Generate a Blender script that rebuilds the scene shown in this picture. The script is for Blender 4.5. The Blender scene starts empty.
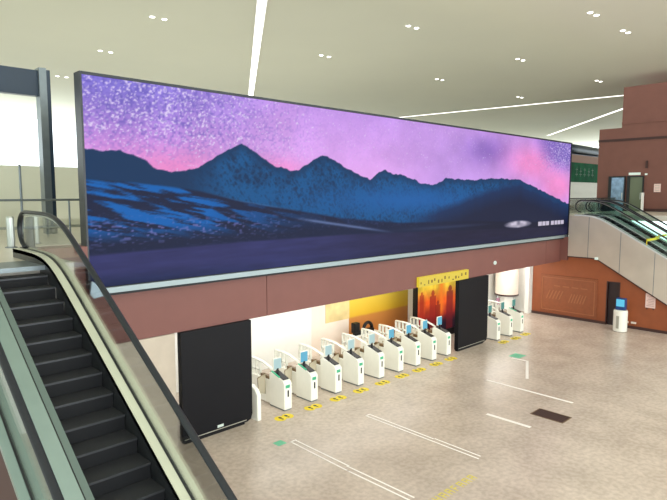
import bpy, bmesh, math, random
import numpy as np
from mathutils import Vector, Matrix
random.seed(4)
C = bpy.context.scene.collection
PI = math.pi

# ------------------------------------------------------------------ camera
CAM_H = 7.6
cam = bpy.data.cameras.new('camera')
cam.sensor_width = 36.0
cam.lens = 36.0 * 564 / 667
cam.clip_end = 500
co = bpy.data.objects.new('camera', cam)
C.objects.link(co)
pitch = math.atan(56 / 564)
yaw = math.radians(46.0)
co.location = (0, 0, CAM_H)
co.rotation_euler = (PI / 2 - pitch, 0, yaw - PI / 2)
bpy.context.scene.camera = co

# ------------------------------------------------------------------ world, lamps, exposure
W = bpy.data.worlds.new('world')
bpy.context.scene.world = W
W.use_nodes = True
bg = W.node_tree.nodes['Background']
bg.inputs[0].default_value = (0.90, 0.98, 1.0, 1)
bg.inputs[1].default_value = 2.6
vs = bpy.context.scene.view_settings
vs.view_transform = 'Standard'
vs.look = 'None'
vs.gamma = 1
vs.use_curve_mapping = False
vs.exposure = 0.0


def area(name, loc, sx, sy, power, col=(1, 1, 1), rot=(0, 0, 0)):
    l = bpy.data.lights.new(name, 'AREA')
    l.shape = 'RECTANGLE'
    l.size = sx
    l.size_y = sy
    l.energy = power
    l.color = col
    o = bpy.data.objects.new(name, l)
    o.location = loc
    o.rotation_euler = rot
    C.objects.link(o)
    return o


# added fill lamps for the hall, then the lamps of the concourse
area('hall_fill', (14, -4, 16.2), 46, 26, 2300, (1.0, 0.98, 0.93))  # added area lamp below the solid ceiling, brightens the hall floor
area('front_fill', (16, -24, 6.5), 70, 15, 9000, (0.97, 0.99, 1.0), (PI / 2 + 0.35, 0, 0))  # unseen lamp added behind the camera, tilted up to brighten ceiling and fronts
area('ceiling_fill', (20, 30, 6.6), 26, 24, 880, (1.0, 0.99, 0.93), (PI, 0, 0))  # upward lamp added out of sight behind the screen to lift the ceiling
area('upper_hall_fill', (55, 8, 16.2), 30, 26, 1500, (1.0, 0.97, 0.93))  # fill lamp added over the upper level at right
area('concourse_light', (16.2, 17.0, 3.5), 16, 1.6, 190, (1.0, 0.98, 0.95))
area('concourse_far_light', (29.5, 17.4, 3.5), 8, 1.6, 200, (1.0, 0.98, 0.95))


# ------------------------------------------------------------------ helpers
def s2l(c):
    return tuple((x / 12.92 if x <= 0.04045 else ((x + 0.055) / 1.055) ** 2.4) for x in c)


def rgb(r, g, b):
    return s2l((r / 255, g / 255, b / 255))


def mat(name, col, rough=0.5, metal=0.0, noise=0.0, scale=6.0, bump=0.0, spec=0.5, coat=0.0):
    m = bpy.data.materials.new(name)
    m.use_nodes = True
    nt = m.node_tree
    b = nt.nodes['Principled BSDF']
    b.inputs['Base Color'].default_value = (*col, 1)
    b.inputs['Roughness'].default_value = rough
    b.inputs['Metallic'].default_value = metal
    b.inputs['Specular IOR Level'].default_value = spec
    b.inputs['Coat Weight'].default_value = coat
    tc = nt.nodes.new('ShaderNodeTexCoord')
    nz = nt.nodes.new('ShaderNodeTexNoise')
    nz.inputs['Scale'].default_value = scale
    nz.inputs['Detail'].default_value = 5
    nt.links.new(tc.outputs['Object'], nz.inputs['Vector'])
    if noise:
        r = nt.nodes.new('ShaderNodeValToRGB')
        r.color_ramp.elements[0].position = 0.3
        r.color_ramp.elements[1].position = 0.7
        r.color_ramp.elements[0].color = (*[max(0, c * (1 - noise)) for c in col], 1)
        r.color_ramp.elements[1].color = (*[min(1, c * (1 + noise)) for c in col], 1)
        nt.links.new(nz.outputs['Fac'], r.inputs['Fac'])
        nt.links.new(r.outputs['Color'], b.inputs['Base Color'])
    if bump:
        bn = nt.nodes.new('ShaderNodeBump')
        bn.inputs['Strength'].default_value = bump
        bn.inputs['Distance'].default_value = 0.01
        nt.links.new(nz.outputs['Fac'], bn.inputs['Height'])
        nt.links.new(bn.outputs['Normal'], b.inputs['Normal'])
    return m


def emis(name, col, strength):
    m = bpy.data.materials.new(name)
    m.use_nodes = True
    b = m.node_tree.nodes['Principled BSDF']
    b.inputs['Base Color'].default_value = (0.02, 0.02, 0.02, 1)
    b.inputs['Emission Color'].default_value = (*col, 1)
    b.inputs['Emission Strength'].default_value = strength
    return m


def glass(name, tint, refl=0.35):
    m = bpy.data.materials.new(name)
    m.use_nodes = True
    nt = m.node_tree
    nt.nodes.remove(nt.nodes['Principled BSDF'])
    out = nt.nodes['Material Output']
    t = nt.nodes.new('ShaderNodeBsdfTransparent')
    t.inputs[0].default_value = (*tint, 1)
    g = nt.nodes.new('ShaderNodeBsdfGlossy')
    g.inputs['Roughness'].default_value = 0.02
    f = nt.nodes.new('ShaderNodeFresnel')
    f.inputs['IOR'].default_value = 1.45
    mul = nt.nodes.new('ShaderNodeMath')
    mul.operation = 'MULTIPLY'
    mul.inputs[1].default_value = refl
    nt.links.new(f.outputs[0], mul.inputs[0])
    mx = nt.nodes.new('ShaderNodeMixShader')
    nt.links.new(mul.outputs[0], mx.inputs[0])
    nt.links.new(t.outputs[0], mx.inputs[1])
    nt.links.new(g.outputs[0], mx.inputs[2])
    nt.links.new(mx.outputs[0], out.inputs['Surface'])
    return m


def frosted(name, col, alpha):
    m = bpy.data.materials.new(name)
    m.use_nodes = True
    b = m.node_tree.nodes['Principled BSDF']
    b.inputs['Base Color'].default_value = (*col, 1)
    b.inputs['Alpha'].default_value = alpha
    b.inputs['Roughness'].default_value = 0.15
    return m


M = {}
M['steel'] = mat('steel', rgb(176, 182, 176), 0.32, 0.85, 0.08, 3)
M['deck'] = mat('deck', rgb(205, 208, 188), 0.38, 0.35, 0.05, 2)
M['deck_left'] = mat('deck_left', rgb(134, 154, 148), 0.35, 0.45, 0.05, 2)
M['black_line'] = mat('black_line', rgb(20, 26, 28), 0.5)
M['rubber'] = mat('rubber', rgb(22, 28, 34), 0.42, 0, 0.2, 30, spec=0.4)
M['skirt'] = mat('skirt', rgb(52, 55, 58), 0.35, 0.5, 0.2, 8)
M['clad'] = mat('clad', rgb(200, 190, 176), 0.38, 0.5, 0.08, 0.8)
M['brown_fascia'] = mat('brown_fascia', rgb(116, 72, 65), 0.55, 0.0, 0.04, 1.5)
M['brown_wall'] = mat('brown_wall', rgb(144, 76, 40), 0.5, 0.0, 0.08, 2)
M['brown_relief'] = mat('brown_relief', rgb(136, 74, 42), 0.5, 0.0, 0.1, 5)
M['brown_line'] = mat('brown_line', rgb(164, 102, 66), 0.5)
M['brown_block'] = mat('brown_block', rgb(116, 74, 63), 0.6, 0.0, 0.05, 1.5)
M['dark_brown'] = mat('dark_brown', rgb(62, 36, 32), 0.6)
M['white'] = mat('white', rgb(235, 234, 228), 0.6, 0, 0.02, 2)
M['stone'] = mat('stone', rgb(186, 174, 158), 0.45, 0, 0.05, 3)
M['beige'] = mat('beige', rgb(236, 220, 205), 0.6, 0, 0.03, 2)
M['black'] = mat('black', rgb(20, 20, 24), 0.45, 0, 0.05, 3, spec=0.15)
M['black_gloss'] = mat('black_gloss', rgb(12, 12, 15), 0.4, spec=0.3)
M['slate'] = mat('slate', rgb(38, 54, 70), 0.35, 0.2, 0.05, 2)
M['greymetal'] = mat('greymetal', rgb(118, 128, 132), 0.35, 0.6, 0.06, 4)
M['gate_white'] = mat('gate_white', rgb(236, 236, 226), 0.35, 0.0, 0.02, 4, coat=0.3)
M['gate_grey'] = mat('gate_grey', rgb(172, 170, 158), 0.4, 0.4)
M['bronze'] = mat('bronze', rgb(120, 98, 72), 0.4, 0.5)
M['yellow'] = mat('yellow', rgb(238, 214, 40), 0.55, 0, 0.04, 8)
M['pale_yellow'] = mat('pale_yellow', rgb(214, 200, 84), 0.55, 0, 0.12, 20)
M['tape'] = mat('tape', rgb(250, 246, 240), 0.6, 0, 0.02, 10)
M['green_mark'] = mat('green_mark', rgb(110, 200, 160), 0.6, 0, 0.1, 10)
M['green_panel'] = mat('green_panel', rgb(0, 84, 52), 0.7, 0, 0.3, 1.3, spec=0.1)
M['door_green'] = mat('door_green', rgb(98, 108, 84), 0.4)
M['door_blue'] = mat('door_blue', rgb(120, 148, 172), 0.15, 0.3, 0.3, 3)
M['paper'] = mat('paper', rgb(226, 198, 190), 0.7, 0, 0.08, 20)
M['glass'] = glass('glass', (0.965, 0.985, 0.975), 0.6)
M['green_glass'] = glass('green_glass', (0.90, 0.975, 0.95), 0.7)
M['flap'] = frosted('flap', rgb(214, 205, 180), 0.55)
M['tablet_blue'] = emis('tablet_blue', rgb(90, 190, 225), 0.8)
M['tablet_teal'] = emis('tablet_teal', rgb(80, 170, 160), 0.6)
M['tablet_pale'] = emis('tablet_pale', rgb(190, 225, 225), 0.8)
M['tablet_pink'] = emis('tablet_pink', rgb(215, 150, 170), 0.7)
M['led_green'] = emis('led_green', rgb(60, 210, 150), 0.75)
M['lamp'] = emis('lamp', (1.0, 0.98, 0.92), 6.0)
M['strip'] = emis('strip', (1.0, 0.98, 0.90), 2.2)
M['exit'] = emis('exit', rgb(225, 240, 225), 0.9)
M['yellow_lit'] = emis('yellow_lit', rgb(232, 204, 40), 0.9)
M['kiosk_screen'] = emis('kiosk_screen', rgb(90, 200, 235), 0.95)
M['blue_body'] = mat('blue_body', rgb(24, 60, 120), 0.4)
M['socket'] = mat('socket', rgb(230, 220, 210), 0.5)

# ceiling: smooth warm grey panels, faint joints
M['ceiling'] = mat('ceiling', rgb(214, 213, 194), 0.7, 0, 0.02, 0.15)
M['upper_floor'] = mat('upper_floor', rgb(206, 200, 186), 0.3, 0, 0.05, 1)


def floor_mat():
    m = bpy.data.materials.new('terrazzo')
    m.use_nodes = True
    nt = m.node_tree
    b = nt.nodes['Principled BSDF']
    tc = nt.nodes.new('ShaderNodeTexCoord')
    n1 = nt.nodes.new('ShaderNodeTexNoise')
    n1.inputs['Scale'].default_value = 0.7
    n1.inputs['Detail'].default_value = 6
    n2 = nt.nodes.new('ShaderNodeTexVoronoi')
    n2.inputs['Scale'].default_value = 9
    n3 = nt.nodes.new('ShaderNodeTexNoise')
    n3.inputs['Scale'].default_value = 7
    n3.inputs['Detail'].default_value = 4
    for n in (n1, n2, n3):
        nt.links.new(tc.outputs['Object'], n.inputs['Vector'])
    r = nt.nodes.new('ShaderNodeValToRGB')
    r.color_ramp.elements[0].position = 0.35
    r.color_ramp.elements[1].position = 0.65
    r.color_ramp.elements[0].color = (*rgb(196, 182, 168), 1)
    r.color_ramp.elements[1].color = (*rgb(214, 200, 186), 1)
    nt.links.new(n1.outputs['Fac'], r.inputs['Fac'])
    r2 = nt.nodes.new('ShaderNodeValToRGB')
    r2.color_ramp.elements[0].position = 0.38
    r2.color_ramp.elements[1].position = 0.62
    r2.color_ramp.elements[0].color = (0.80, 0.79, 0.78, 1)
    r2.color_ramp.elements[1].color = (1, 1, 1, 1)
    nt.links.new(n3.outputs['Fac'], r2.inputs['Fac'])
    mx = nt.nodes.new('ShaderNodeMix')
    mx.data_type = 'RGBA'
    mx.blend_type = 'MULTIPLY'
    mx.inputs[0].default_value = 0.8
    nt.links.new(r.outputs['Color'], mx.inputs[6])
    nt.links.new(r2.outputs['Color'], mx.inputs[7])
    nt.links.new(mx.outputs[2], b.inputs['Base Color'])
    b.inputs['Roughness'].default_value = 0.27
    b.inputs['Specular IOR Level'].default_value = 0.4
    return m


M['terrazzo'] = floor_mat()


class MB:
    def __init__(self):
        self.bm = bmesh.new()

    def box(self, x0, x1, y0, y1, z0, z1):
        v = [self.bm.verts.new(p) for p in ((x0, y0, z0), (x1, y0, z0), (x1, y1, z0), (x0, y1, z0),
                                            (x0, y0, z1), (x1, y0, z1), (x1, y1, z1), (x0, y1, z1))]
        for f in ((0, 3, 2, 1), (4, 5, 6, 7), (0, 1, 5, 4), (1, 2, 6, 5), (2, 3, 7, 6), (3, 0, 4, 7)):
            self.bm.faces.new([v[i] for i in f])
        return self

    def strip(self, x0, x1, low, up):
        """solid between two (y,z) polylines, extruded along x"""
        rows = []
        for (a, b) in zip(low, up):
            rows.append([self.bm.verts.new(p) for p in ((x0, a[0], a[1]), (x1, a[0], a[1]), (x1, b[0], b[1]), (x0, b[0], b[1]))])
        for r, s in zip(rows, rows[1:]):
            for i in range(4):
                j = (i + 1) % 4
                self.bm.faces.new((r[i], r[j], s[j], s[i]))
        self.bm.faces.new(rows[0][::-1])
        self.bm.faces.new(rows[-1])
        return self

    def prism(self, pts, axis, a0, a1):
        """polygon extruded along axis: pts are the two other coordinates"""
        def P(p, a):
            if axis == 'x':
                return (a, p[0], p[1])
            if axis == 'y':
                return (p[0], a, p[1])
            return (p[0], p[1], a)
        A = [self.bm.verts.new(P(p, a0)) for p in pts]
        B = [self.bm.verts.new(P(p, a1)) for p in pts]
        self.bm.faces.new(A)
        self.bm.faces.new(B[::-1])
        for i in range(len(pts)):
            j = (i + 1) % len(pts)
            self.bm.faces.new((A[i], B[i], B[j], A[j]))
        return self

    def tube(self, pts, r, n=10, ry=None):
        ry = ry or r
        rings = []
        pts = [Vector(p) for p in pts]
        for i, p in enumerate(pts):
            t = (pts[min(i + 1, len(pts) - 1)] - pts[max(i - 1, 0)]).normalized()
            a = Vector((1, 0, 0)) if abs(t.x) < 0.9 else Vector((0, 1, 0))
            u = (a - t * a.dot(t)).normalized()
            w = t.cross(u)
            rings.append([self.bm.verts.new(p + u * r * math.cos(2 * PI * k / n) + w * ry * math.sin(2 * PI * k / n)) for k in range(n)])
        for a, b in zip(rings, rings[1:]):
            for k in range(n):
                self.bm.faces.new((a[k], a[(k + 1) % n], b[(k + 1) % n], b[k]))
        self.bm.faces.new(rings[0][::-1])
        self.bm.faces.new(rings[-1])
        return self

    def lathe(self, prof, cx, cy, n=32):
        rings = [[self.bm.verts.new((cx + r * math.cos(2 * PI * k / n), cy + r * math.sin(2 * PI * k / n), z)) for k in range(n)] for r, z in prof]
        for a, b in zip(rings, rings[1:]):
            for k in range(n):
                self.bm.faces.new((a[k], a[(k + 1) % n], b[(k + 1) % n], b[k]))
        self.bm.faces.new(rings[0][::-1])
        self.bm.faces.new(rings[-1])
        return self

    def build(self, name, m, parent=None, bevel=0, smooth=False, origin=None):
        bmesh.ops.recalc_face_normals(self.bm, faces=self.bm.faces)
        if origin:
            bmesh.ops.translate(self.bm, verts=self.bm.verts, vec=-Vector(origin))
        me = bpy.data.meshes.new(name)
        self.bm.to_mesh(me)
        self.bm.free()
        if smooth:
            for p in me.polygons:
                p.use_smooth = True
        me.materials.append(m)
        o = bpy.data.objects.new(name, me)
        C.objects.link(o)
        if origin:
            o.location = origin
        if parent:
            o.parent = parent
        if bevel:
            md = o.modifiers.new('bevel', 'BEVEL')
            md.width = bevel
            md.segments = 2
            md.limit_method = 'ANGLE'
        return o


def tag(o, label=None, cat=None, group=None, kind=None):
    if label:
        o['label'] = label
    if cat:
        o['category'] = cat
    if group:
        o['group'] = group
    if kind:
        o['kind'] = kind
    return o


def thing(name, label, cat, loc=(0, 0, 0), rz=0, group=None):
    o = bpy.data.objects.new(name, None)
    o.empty_display_size = 0.2
    C.objects.link(o)
    o.location = loc
    o.rotation_euler = (0, 0, rz)
    return tag(o, label, cat, group)


def struct(o):
    o['kind'] = 'structure'
    return o


def copy_tree(src, loc, label=None, group=None):
    r = src.copy()
    C.objects.link(r)
    r.location = loc
    if label:
        r['label'] = label
    if group:
        r['group'] = group
    for ch in list(src.children):
        c = ch.copy()
        C.objects.link(c)
        c.parent = r
        for g in list(ch.children):
            d = g.copy()
            C.objects.link(d)
            d.parent = c
    return r


UP = 6.3      # upper floor level
CEIL = 16.5

# ------------------------------------------------------------------ structure
struct(MB().box(-12, 62, -22, 19.6, -0.3, 0.0).build('floor', M['terrazzo']))
struct(MB().box(-40, 110, -26, 74, CEIL, CEIL + 0.3).build('ceiling', M['ceiling']))
struct(MB().box(-12, 3.9, 11.25, 62, UP - 0.35, UP).build('floor_upper', M['upper_floor']))
struct(MB().box(3.9, 100, 15.45, 62, UP - 0.35, UP).build('floor_upper', M['upper_floor']))
struct(MB().box(37.75, 100, -6, 15.44, UP - 0.35, UP).build('floor_upper', M['upper_floor']))
struct(MB().box(3.9, 5.3, 14.3, 15.05, UP - 0.3, UP).build('floor_upper', M['brown_fascia']))
# brown fascia of the bridge: panels with open joints
f = MB()
xs = [3.9, 11.45, 32.0, 34.7]
for a, b in zip(xs, xs[1:]):
    f.box(a + 0.012, b - 0.012, 15.1, 15.2, 3.49, 6.05)
f.box(3.92, 34.66, 15.17, 15.44, 3.52, 6.05)
f.box(34.0, 34.7, 14.62, 15.1, 3.6, 5.0)
f.box(33.86, 34.0, 14.62, 15.1, 3.6, 5.0)
struct(f.build('wall_fascia', M['brown_fascia']))
struct(MB().box(4.0, 33.9, 15.46, 19.3, 3.62, 3.9).build('ceiling_concourse', M['white']))
# back wall of the concourse
struct(MB().box(-12, 17.2, 19.3, 19.5, 0, 5.9).build('wall_back', M['white']))
struct(MB().box(17.2, 19.7, 19.3, 19.5, 0, 5.9).build('wall_back', M['beige']))
# mural wall: orange below, yellow above
mm = bpy.data.materials.new('mural')
mm.use_nodes = True
nt = mm.node_tree
b = nt.nodes['Principled BSDF']
tc = nt.nodes.new('ShaderNodeTexCoord')
sp = nt.nodes.new('ShaderNodeSeparateXYZ')
nz = nt.nodes.new('ShaderNodeTexNoise')
nz.inputs['Scale'].default_value = 1.3
ad = nt.nodes.new('ShaderNodeMath')
ad.operation = 'MULTIPLY_ADD'
ad.inputs[1].default_value = 0.08
nt.links.new(tc.outputs['Object'], sp.inputs[0])
nt.links.new(tc.outputs['Object'], nz.inputs['Vector'])
nt.links.new(nz.outputs['Fac'], ad.inputs[0])
nt.links.new(sp.outputs['Z'], ad.inputs[2])
rp = nt.nodes.new('ShaderNodeValToRGB')
mp = nt.nodes.new('ShaderNodeMapRange')
mp.inputs['From Min'].default_value = 0
mp.inputs['From Max'].default_value = 3
nt.links.new(ad.outputs[0], mp.inputs['Value'])
nt.links.new(mp.outputs[0], rp.inputs[0])
e = rp.color_ramp.elements
e[0].position = 0.0
e[0].color = (*rgb(196, 118, 58), 1)
e[1].position = 0.48
e[1].color = (*rgb(206, 134, 62), 1)
q = e.new(0.52)
q.color = (*rgb(226, 178, 40), 1)
q = e.new(0.8)
q.color = (*rgb(236, 202, 70), 1)
nt.links.new(rp.outputs[0], b.inputs['Base Color'])
b.inputs['Roughness'].default_value = 0.5
struct(MB().box(19.7, 24.75, 19.3, 19.5, 0, 5.9).build('wall_back', mm))
struct(MB().box(18.1, 19.7, 19.27, 19.3, 1.45, 3.6).build('wall_mural_band', mat('pale_mural', rgb(226, 200, 140), 0.5, 0, 0.2, 1.5)))
struct(MB().box(24.75, 33.98, 19.3, 19.5, 0, 5.9).build('wall_back', M['white']))
struct(MB().box(24.34, 24.97, 18.9, 19.28, 0, 3.6).build('trim_1', M['white']))
struct(MB().box(33.62, 33.96, 16.9, 17.15, 0, 3.6).build('trim_2', M['white']))
struct(MB().box(4.9, 8.03, 15.12, 15.3, 0, 3.47).build('wall_left', M['stone']))

# brown side wall under the right escalators, with embossed panel and niche door
def bottomline(y):
    return 3.74 if y > 12.25 else 3.74 - (12.25 - y) * 0.56


w = MB()
def wallseg(y0, y1, z0=0.0):
    ys = [y0] + [v for v in (12.25,) if y0 < v < y1] + [y1]
    w.strip(34.0, 34.2, [(y, z0) for y in ys], [(y, bottomline(y) + 0.25) for y in ys])


wallseg(5.2, 11.62)
wallseg(11.62, 12.24, 2.5)
wallseg(12.24, 16.85)
struct(w.build('wall_right', M['brown_wall']))
struct(MB().box(34.0, 34.2, 16.86, 19.3, 0, 5.9).build('wall_right', M['white']))
bb = MB()
for a, c in ((5.2, 11.6), (12.26, 16.85)):
    bb.box(33.96, 34.0, a, c, 0, 0.16)
struct(bb.build('baseboard_right', M['dark_brown']))
d = struct(MB().box(34.12, 34.2, 11.62, 12.24, 0.0, 2.5).build('door_1', mat('door_dark', rgb(44, 28, 30), 0.5)))
fr = MB()
fr.box(33.97, 34.2, 11.56, 11.62, 0, 2.56).box(33.97, 34.2, 12.24, 12.3, 0, 2.56).box(33.97, 34.2, 11.62, 12.24, 2.5, 2.56)
fr.build('door_frame', M['dark_brown'], d)
MB().box(34.08, 34.12, 11.7, 11.74, 1.0, 1.2).build('door_handle', M['steel'], d)

rel = thing('wall_relief', 'large embossed brown relief panel with slanting strokes on the brown side wall', 'wall relief', (34.0, 14.55, 0.25))
r = MB().box(-0.06, 0.0, -1.75, 1.75, 0.0, 2.35)
r.build('panel', M['brown_relief'], rel, bevel=0.02)
r = MB()
r.box(-0.09, -0.06, -1.62, 1.62, 2.16, 2.2).box(-0.09, -0.06, -1.62, 1.62, 0.14, 0.18)
r.box(-0.09, -0.06, -1.62, -1.58, 0.18, 2.16).box(-0.09, -0.06, 1.58, 1.62, 0.18, 2.16)
r.build('border', M['brown_line'], rel)
for k in range(5):
    y = 1.35 - k * 0.2
    MB().prism([(y, 0.85), (y - 0.07, 0.85), (y - 0.3, 1.4), (y - 0.23, 1.4)], 'x', -0.085, -0.06).build('stroke', M['brown_line'], rel)
for k in range(6):
    y = -0.05 - k * 0.17
    MB().prism([(y, 0.75), (y - 0.07, 0.75), (y - 0.26, 1.3), (y - 0.19, 1.3)], 'x', -0.085, -0.06).build('stroke', M['brown_line'], rel)
for k in range(4):
    MB().box(-0.085, -0.06, -1.2 + k * 0.55, -0.8 + k * 0.55, 1.66, 1.72).build('stroke', M['brown_line'], rel)

# ------------------------------------------------------------------ upper level, left: glazed partition, portal, railing
pt = thing('glass_partition', 'pale frosted glass partition standing behind the railing at the far left', 'partition', (0, 24, UP))
fro = frosted('pale_partition', rgb(222, 224, 204), 0.9)
for x0, x1 in ((-8, -0.7), (-0.7, 6.45), (6.52, 13.6), (13.67, 20.8), (20.87, 28)):
    MB().box(x0, x1, -0.03, 0.03, 0.05, 2.38).build('glass_panel', fro, pt)
    MB().box(x1, x1 + 0.07, -0.05, 0.05, 0, 2.42).build('post', M['greymetal'], pt)
MB().box(-8, 28.07, -0.05, 0.05, 0, 0.05).build('bottom_rail', M['steel'], pt)

po = thing('portal_frame', 'dark slate portal frame with grey steel column beside the large screen', 'portal frame', (6.2, 20, UP))
MB().box(-0.17, 0.05, -0.3, 0.1, 0, 5.3).build('column', M['greymetal'], po)
MB().box(0.05, 0.16, -0.3, 0.1, 0, 5.25).build('column_face', M['slate'], po)
MB().box(-14, -0.17, -0.18, 0.1, 4.42, 5.22).build('beam', M['slate'], po)

gr = thing('guard_rail', 'thin steel guard rail with round posts in front of the pale glass partition', 'railing', (0, 18.5, UP))
MB().tube([(-6, 0, 1.12), (9, 0, 1.12)], 0.035).build('top_rail', M['greymetal'], gr)
MB().tube([(-6, 0, 0.28), (9, 0, 0.28)], 0.025).build('lower_rail', M['steel'], gr)
for x in (1.2, 5.0, 6.35, 8.8):
    MB().tube([(x, 0, 0), (x, 0, 2.1 if x == 5.0 else 1.14)], 0.03).build('post', M['greymetal'], gr)
for i, (x, y, r, lab) in enumerate(((3.86, 15.3, 0.09, 'brushed steel bollard standing left of the escalator handrail end'),
                                 (4.62, 16.0, 0.09, 'brushed steel bollard right of the dark post at the escalator top'),
                                 (4.12, 14.7, 0.1, 'dark steel bollard between the two brighter bollards at the escalator top'))):
    t = thing('bollard', lab, 'bollard', (x, y, UP), 0, 'bollards at the escalator top')
    MB().lathe([(r, 0), (r, 0.72), (r * 0.8, 0.76)], 0, 0, 16).build('pole', M['steel'] if i < 2 else M['slate'], t, smooth=False)
    MB().lathe([(r * 1.5, 0), (r * 1.5, 0.02), (r, 0.03)], 0, 0, 16).build('base_ring', M['greymetal'], t)

# ------------------------------------------------------------------ upper level, right: brown block, doors, far shopfront
bl = MB()
bl.box(46, 62, 12.0 - 18, 16.1, UP, 15.6)
bl.box(46.02, 62, 16.1, 17.75, UP, 12.6)
blo = struct(bl.build('wall_block', M['brown_block']))
struct(MB().box(45.93, 46.0, -6, 17.75, 11.6, 11.78).build('trim_3', M['dark_brown']))
struct(MB().box(45.93, 46.0, -6, 16.1, 12.85, 13.0).build('trim_4', M['brown_block']))
struct(MB().box(45.94, 46.0, -6, 14.4, UP, UP + 0.22).build('baseboard_upper', M['dark_brown']))
for i, (a, c, m, nm) in enumerate(((15.72, 16.65, 'door_blue', 'door_2'), (14.42, 15.30, 'door_green', 'door_3'))):
    d = struct(MB().box(45.92, 45.99, a, c, UP, 8.85).build(nm, M[m]))
    k = MB()
    k.box(45.86, 45.99, a - 0.08, a, UP, 8.95).box(45.86, 45.99, c, c + 0.2, UP, 8.95).box(45.86, 45.99, a, c, 8.85, 8.95)
    k.build('door_frame', M['black_line'], d)
    MB().box(45.84, 45.9, a + 0.08, a + 0.13, 7.2, 7.7).build('door_handle', M['steel'], d)
tag(MB().box(45.9, 45.99, 14.62, 15.42, 9.02, 9.2).build('exit_sign', M['exit']), 'small lit white exit sign above the green door', 'sign')
tag(MB().box(45.9, 45.99, 14.15, 14.3, 9.0, 9.12).build('wall_lamp', M['exit']), 'tiny white lamp on the brown wall right of the exit sign', 'lamp')
tag(MB().box(45.88, 45.99, 14.15, 14.28, 9.5, 10.05).build('wall_speaker', M['dark_brown']), 'dark slim vertical box high on the brown wall above the green door', 'speaker')
n = thing('wall_notice', 'small pale notice on the brown wall right of the green door', 'notice', (45.97, 13.43, 8.04))
MB().box(-0.03, 0.02, -0.22, 0.22, -0.3, 0.3).build('board', M['paper'], n)
k = MB()
for j in range(4):
    k.box(-0.035, -0.03, -0.15, 0.15, -0.2 + j * 0.12, -0.17 + j * 0.12)
k.build('print', M['gate_grey'], n)
tag(MB().box(45.2, 45.35, 14.1, 14.25, UP, 7.7).build('bollard', M['white']), 'white square post standing by the green door', 'post')

sh = thing('shopfront', 'distant shopfront with green sign band above a white hoarding, beyond the big screen', 'shopfront', (73.5, 30.2, UP))
MB().box(-8, 8, 0, 0.4, 0, 1.4).build('base_wall', M['white'], sh)
MB().box(-8, 8, -0.1, 0.4, 1.4, 2.78).build('hoarding', M['white'], sh)
MB().box(-8, 8, -0.2, 0.4, 2.78, 5.2).build('sign_band', M['green_panel'], sh)
sm = mat('sign_strokes', rgb(16, 96, 62), 0.5)
for j, x in enumerate((-2.4, -1.2, 0.0, 1.3, 2.5)):
    k = MB()
    k.box(x - 0.35, x + 0.35, -0.24, -0.2, 3.7, 3.8).box(x - 0.05, x + 0.05, -0.24, -0.2, 3.5, 4.6)
    k.box(x - 0.3, x + 0.3, -0.24, -0.2, 4.3 - (j % 2) * 0.2, 4.4 - (j % 2) * 0.2)
    k.build('sign_character', sm, sh)
MB().box(-8, 8, -0.15, 0.4, 5.2, 6.15).build('cornice', mat('cornice', rgb(140, 98, 76), 0.6), sh)
du = thing('air_duct', 'dark rounded duct lying on top of the distant shopfront', 'duct', (73.5, 30.3, UP + 6.15))
MB().tube([(-8, 0.3, 0.75), (-2, 0.3, 0.75), (4, 0.3, 0.68), (8, 0.3, 0.65)], 0.6, 20, 0.62).build('pipe', M['slate'], du, smooth=True)
MB().box(-8, 8, 0.05, 0.55, 0, 0.12).build('bracket', M['slate'], du)

# ------------------------------------------------------------------ large LED wall
SX0, SX1, SZ0, SZ1 = 5.56, 34.5, 5.13, 10.62


def vnoise(x, y, seed):
    rs = np.random.RandomState(seed)
    T = rs.rand(256, 256)
    xi = np.floor(x).astype(int)
    yi = np.floor(y).astype(int)
    fx = x - xi
    fy = y - yi
    fx = fx * fx * (3 - 2 * fx)
    fy = fy * fy * (3 - 2 * fy)
    g = lambda a, b: T[a % 256, b % 256]
    return (g(xi, yi) * (1 - fx) + g(xi + 1, yi) * fx) * (1 - fy) + (g(xi, yi + 1) * (1 - fx) + g(xi + 1, yi + 1) * fx) * fy


def fbm(x, y, seed, o=4):
    v = 0
    a = 0.5
    for i in range(o):
        v = v + a * vnoise(x * 2 ** i, y * 2 ** i, seed + i)
        a *= 0.5
    return v / (1 - 0.5 ** o)


def interp(pts, X):
    p = np.array(pts)
    return np.interp(X, p[:, 0], p[:, 1])


def lerp(a, b, t):
    t = np.clip(t, 0, 1)[..., None]
    return a * (1 - t) + b * t


def col(r, g, b):
    return np.array([r, g, b]) / 255.0


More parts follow.
